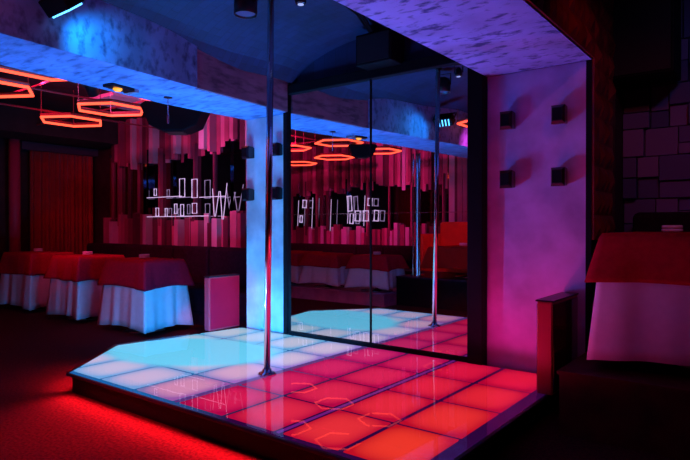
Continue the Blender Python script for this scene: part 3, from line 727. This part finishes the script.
# ------------------------------------------------------------------ things on and under the ceiling
# blue LED bar fixture beside the beam
t = thing('led_fixture', 'black stage light with a row of bright blue bars beside the blue beam', 'stage light', (-3.27, 1.64, 2.41))
t.rotation_euler = (math.radians(40), 0, 0)
obj('fixture_body', B((-0.12, 0.12, -0.06, 0.06, -0.03, 0.07)), M['black'], t, bevel=0.008)
for k in range(5):
    bm = bmesh.new(); x = -0.085 + k * 0.042; tube(bm, [(x - 0.012, -0.045, -0.034), (x + 0.012, 0.045, -0.034)], 0.007, 6)
    obj('led_bar', bm, M['led'], t)
bm = bmesh.new(); tube(bm, [(-0.13, 0, 0.02), (-0.13, 0.0, 0.13), (0.13, 0.0, 0.13), (0.13, 0, 0.02)], 0.008, 8); obj('yoke', bm, M['blackmetal'], t)
lamp('led_fixture_light', 'SPOT', (-3.25, 1.72, 2.36), (0.01, 0.38, 1.0), 14, 0.04, (-3.42, 1.95, 2.24), 110, 0.9)

def can_light(label, loc, r, h, rot=(0, 0, 0), lens=True):
    t = thing('can_spotlight', label, 'stage light', loc); t.rotation_euler = rot
    bm = bmesh.new(); lathe(bm, [(r * 0.5, h / 2 + 0.02), (r * 0.9, h / 2), (r, h / 2 - 0.02), (r, -h / 2), (r * 0.9, -h / 2), (r * 0.88, -h / 2 + 0.03)], 24); obj('lamp_can', bm, M['blackmetal'], t, smooth=True)
    if lens:
        bm = bmesh.new(); lathe(bm, [(r * 0.85, -h / 2 + 0.012), (r * 0.85, -h / 2 + 0.02)], 24); obj('lens', bm, plain('dull lens', (0.12, 0.12, 0.2), 0.2), t)
    bm = bmesh.new(); tube(bm, [(-r - 0.01, 0, 0), (-r - 0.01, 0, h / 2 + 0.05), (r + 0.01, 0, h / 2 + 0.05), (r + 0.01, 0, 0)], 0.006, 8); obj('yoke', bm, M['blackmetal'], t)
    return t
can_light('black can spotlight hanging from the vault left of the dance pole', (-2.78, 2.58, 2.58), 0.075, 0.13)
can_light('tiny spotlight with pale lens right of the dance pole top', (-2.50, 2.80, 2.62), 0.035, 0.06)
bm = bmesh.new(); lathe(bm, [(0.02, 0), (0.02, 0.004)], 16, (-2.50, 2.80, 2.583)); tag(obj('lamp_lens', bm, M['lens']), 'pale glowing lens under the tiny spotlight by the pole', 'lamp lens')
can_light('black can spotlight under the lounge ceiling between two hexagons', (-5.35, 2.95, 2.50), 0.06, 0.16, (math.radians(50), 0, math.radians(40)))
can_light('black can spotlight hanging near the mirror top in the reflection', (-2.45, 1.35, 2.55), 0.07, 0.14, (math.radians(-20), 0, 0))

# speaker hanging behind the beam
def wedge_speaker(label, loc, rz, s=1.0, ceil=2.85):
    t = thing('hanging_speaker', label, 'speaker', loc, rz)
    bm = bmesh.new()
    pts = [(-.36, .12), (-.26, -.10), (-.12, -.16), (.12, -.16), (.26, -.10), (.36, .12), (.30, .16), (-.30, .16)]
    a = [bm.verts.new((x * s, -.17 * s, z * s)) for x, z in pts]; b = [bm.verts.new((x * s, .17 * s, z * s)) for x, z in pts]
    bm.faces.new(a); bm.faces.new(b[::-1])
    for i in range(8): bm.faces.new((a[i], b[i], b[(i + 1) % 8], a[(i + 1) % 8]))
    obj('cabinet', bm, M['black'], t, bevel=0.01)
    obj('grille', B((-.10 * s, .10 * s, -.12 * s, .12 * s, -.172 * s, -.158 * s)), M['blackmetal'], t)
    for q in (-.2, .2):
        bm = bmesh.new(); tube(bm, [(q * s, 0, .15 * s), (q * s, 0, ceil - loc[2] - 0.002)], 0.006, 6); obj('bracket_rod', bm, M['blackmetal'], t)
    return t
wedge_speaker('large black faceted speaker hanging behind the blue beam near the planks', (-5.03, 3.70, 2.27), math.radians(38), 0.92)
wedge_speaker('black faceted speaker hanging by a hexagon in the mirror reflection', (-5.0, 0.9, 2.26), math.radians(-40), 0.6)
# speaker at upper right
t = thing('wall_speaker', 'big black loudspeaker cabinet high on the block wall', 'speaker', (-0.80, 4.62, 2.20))
obj('cabinet', B((-.20, .20, -.17, .17, 0, .70)), M['black'], t, bevel=0.008)
obj('grille', B((-.18, .18, -.178, -.168, 0.02, .68)), plain('black grille', (0.004, 0.004, 0.006), 0.7), t)
bm = bmesh.new(); tube(bm, [(0, .17, .35), (0, .24, .35)], 0.03, 10); obj('wall_bracket', bm, M['blackmetal'], t)
# small speaker box on the header above the mirror
t = thing('wall_speaker', 'black speaker box on the header above the mirror', 'speaker', (-2.58, 3.90, 2.43))
obj('cabinet', B((-.17, .17, -.16, .04, 0, .25)), M['black'], t, bevel=0.01)
obj('grille', B((-.15, .15, -.167, -.158, 0.02, .23)), plain('black mesh', (0.008, 0.008, 0.010), 0.5), t)
# cables on the vault
bm = bmesh.new()
for k in range(3):
    tube(bm, [(-2.33 + .02 * k, 1.6, 2.70), (-2.35 + .02 * k, 2.4, 2.705), (-2.43 + .02 * k, 3.0, 2.71), (-2.49 + .02 * k, 3.4, 2.70), (-2.62 + .015 * k, 3.75, 2.685)], 0.011, 6)
tag(obj('cable_bundle', bm, M['black'], smooth=True), 'bundle of black cables running along the vault to the header speaker', 'cable')
# amber emergency lamp under the beam
t = thing('emergency_light', 'small amber lamp in a dark housing under the blue beam', 'ceiling light', (-3.98, 2.42, 2.2), math.radians(10))
obj('housing', B((-.055, .055, -.11, .11, -.022, -.001)), M['blackmetal'], t, bevel=0.004)
obj('side_vane', B((-.06, .06, .09, .13, -.030, -.004)), plain('grey vane', (.3, .3, .35), .4), t)
bm = bmesh.new(); lathe(bm, [(0.001, -.045), (.02, -.042), (.032, -.03), (.034, -.022)], 16, (0, -.02, 0)); obj('lamp_bowl', bm, M['amber'], t, smooth=True)
# chain with weight under the beam
t = thing('hanging_chain', 'short pale chain with a weight hanging from the blue beam', 'chain', (-4.00, 2.86, 2.2))
bm = bmesh.new(); lathe(bm, [(.035, -.008), (.035, -.001)], 16); obj('ceiling_plate', bm, M['blackmetal'], t)
bm = bmesh.new()
for k in range(9):
    z = -.018 - k * .014
    pts = [((.005 if k % 2 else 0) * math.cos(a) + 0, (0 if k % 2 else .005) * math.cos(a), z + .009 * math.sin(a)) for a in [j * PI / 4 for j in range(8)]]
    tube(bm, pts, .0016, 5, closed=True)
obj('chain_links', bm, M['chrome'], t)
bm = bmesh.new(); tube(bm, [(0, 0, -.142), (0, 0, -.215)], .008, 10); obj('weight', bm, M['chrome'], t)
# pale soffit behind the hexagons
tag(obj('ceiling_panel', B((-7.45, -6.72, 4.0, 4.98, 2.80, 2.847)), M['palesoffit']), 'pale pink lit ceiling panel behind the neon hexagons', 'ceiling panel')

# chrome column seen in the mirror, with mirrored facets
t = thing('chrome_pillar', 'narrow mirrored chrome pillar between the platforms in the reflection', 'pillar', (-4.24, 0.58, 0.42))
bm = bmesh.new(); tube(bm, [(0, 0, 0.02), (0, 0, 1.779)], 0.03, 10); obj('shaft', bm, M['chrome'], t)
bm = bmesh.new(); lathe(bm, [(.10, 0), (.10, .02)], 20); obj('base_ring', bm, M['chrome'], t)
for a in (0.6, 2.4, 4.2):
    bm = bmesh.new(); tube(bm, [(.065 * math.cos(a), .065 * math.sin(a), 0.02), (.065 * math.cos(a), .065 * math.sin(a), 1.779)], 0.014, 8); obj('tube_rib', bm, M['chrome'], t)

# ------------------------------------------------------------------ finer pieces hang on their own part; kinds share a group
def under(child_stem, parent_stem):
    for t in [o for o in SC.objects if o.type == 'EMPTY']:
        ps = [c for c in t.children if c.name.split('.')[0] == parent_stem]
        if not ps: continue
        for c in [c for c in t.children if c.name.split('.')[0] == child_stem]:
            c.location = Vector(c.location) - Vector(ps[0].location); c.parent = ps[0]
for a, b in (('front_lens', 'lamp_body'), ('grille', 'cabinet'), ('led_bar', 'fixture_body'), ('lens', 'lamp_can'), ('side_panel', 'partition_body'),
             ('end_panel', 'partition_body'), ('top_cap', 'partition_body'), ('lamp_bowl', 'housing'), ('base_flange', 'pole_tube'), ('ceiling_flange', 'pole_tube')):
    under(a, b)
GROUPS = {'hexagon_neon': 'red neon hexagons under the lounge ceiling', 'wall_sconce': 'black box wall lights on the two columns', 'candle_holder': 'white candle holders on the tables',
          'dining_table': 'cloth covered tables', 'red_tablecloth': 'red overcloths', 'white_tablecloth': 'white undercloths', 'can_spotlight': 'black can spotlights',
          'bench_sofa': 'sofas and benches along the walls', 'plank_cladding': 'rows of wall planks', 'low_partition': 'low partitions at the stage edge',
          'hanging_speaker': 'black hanging speakers', 'mirror_band': 'smoked mirror bands'}
for o in SC.objects:
    if o.parent is None and o.name.split('.')[0] in GROUPS: o['group'] = GROUPS[o.name.split('.')[0]]
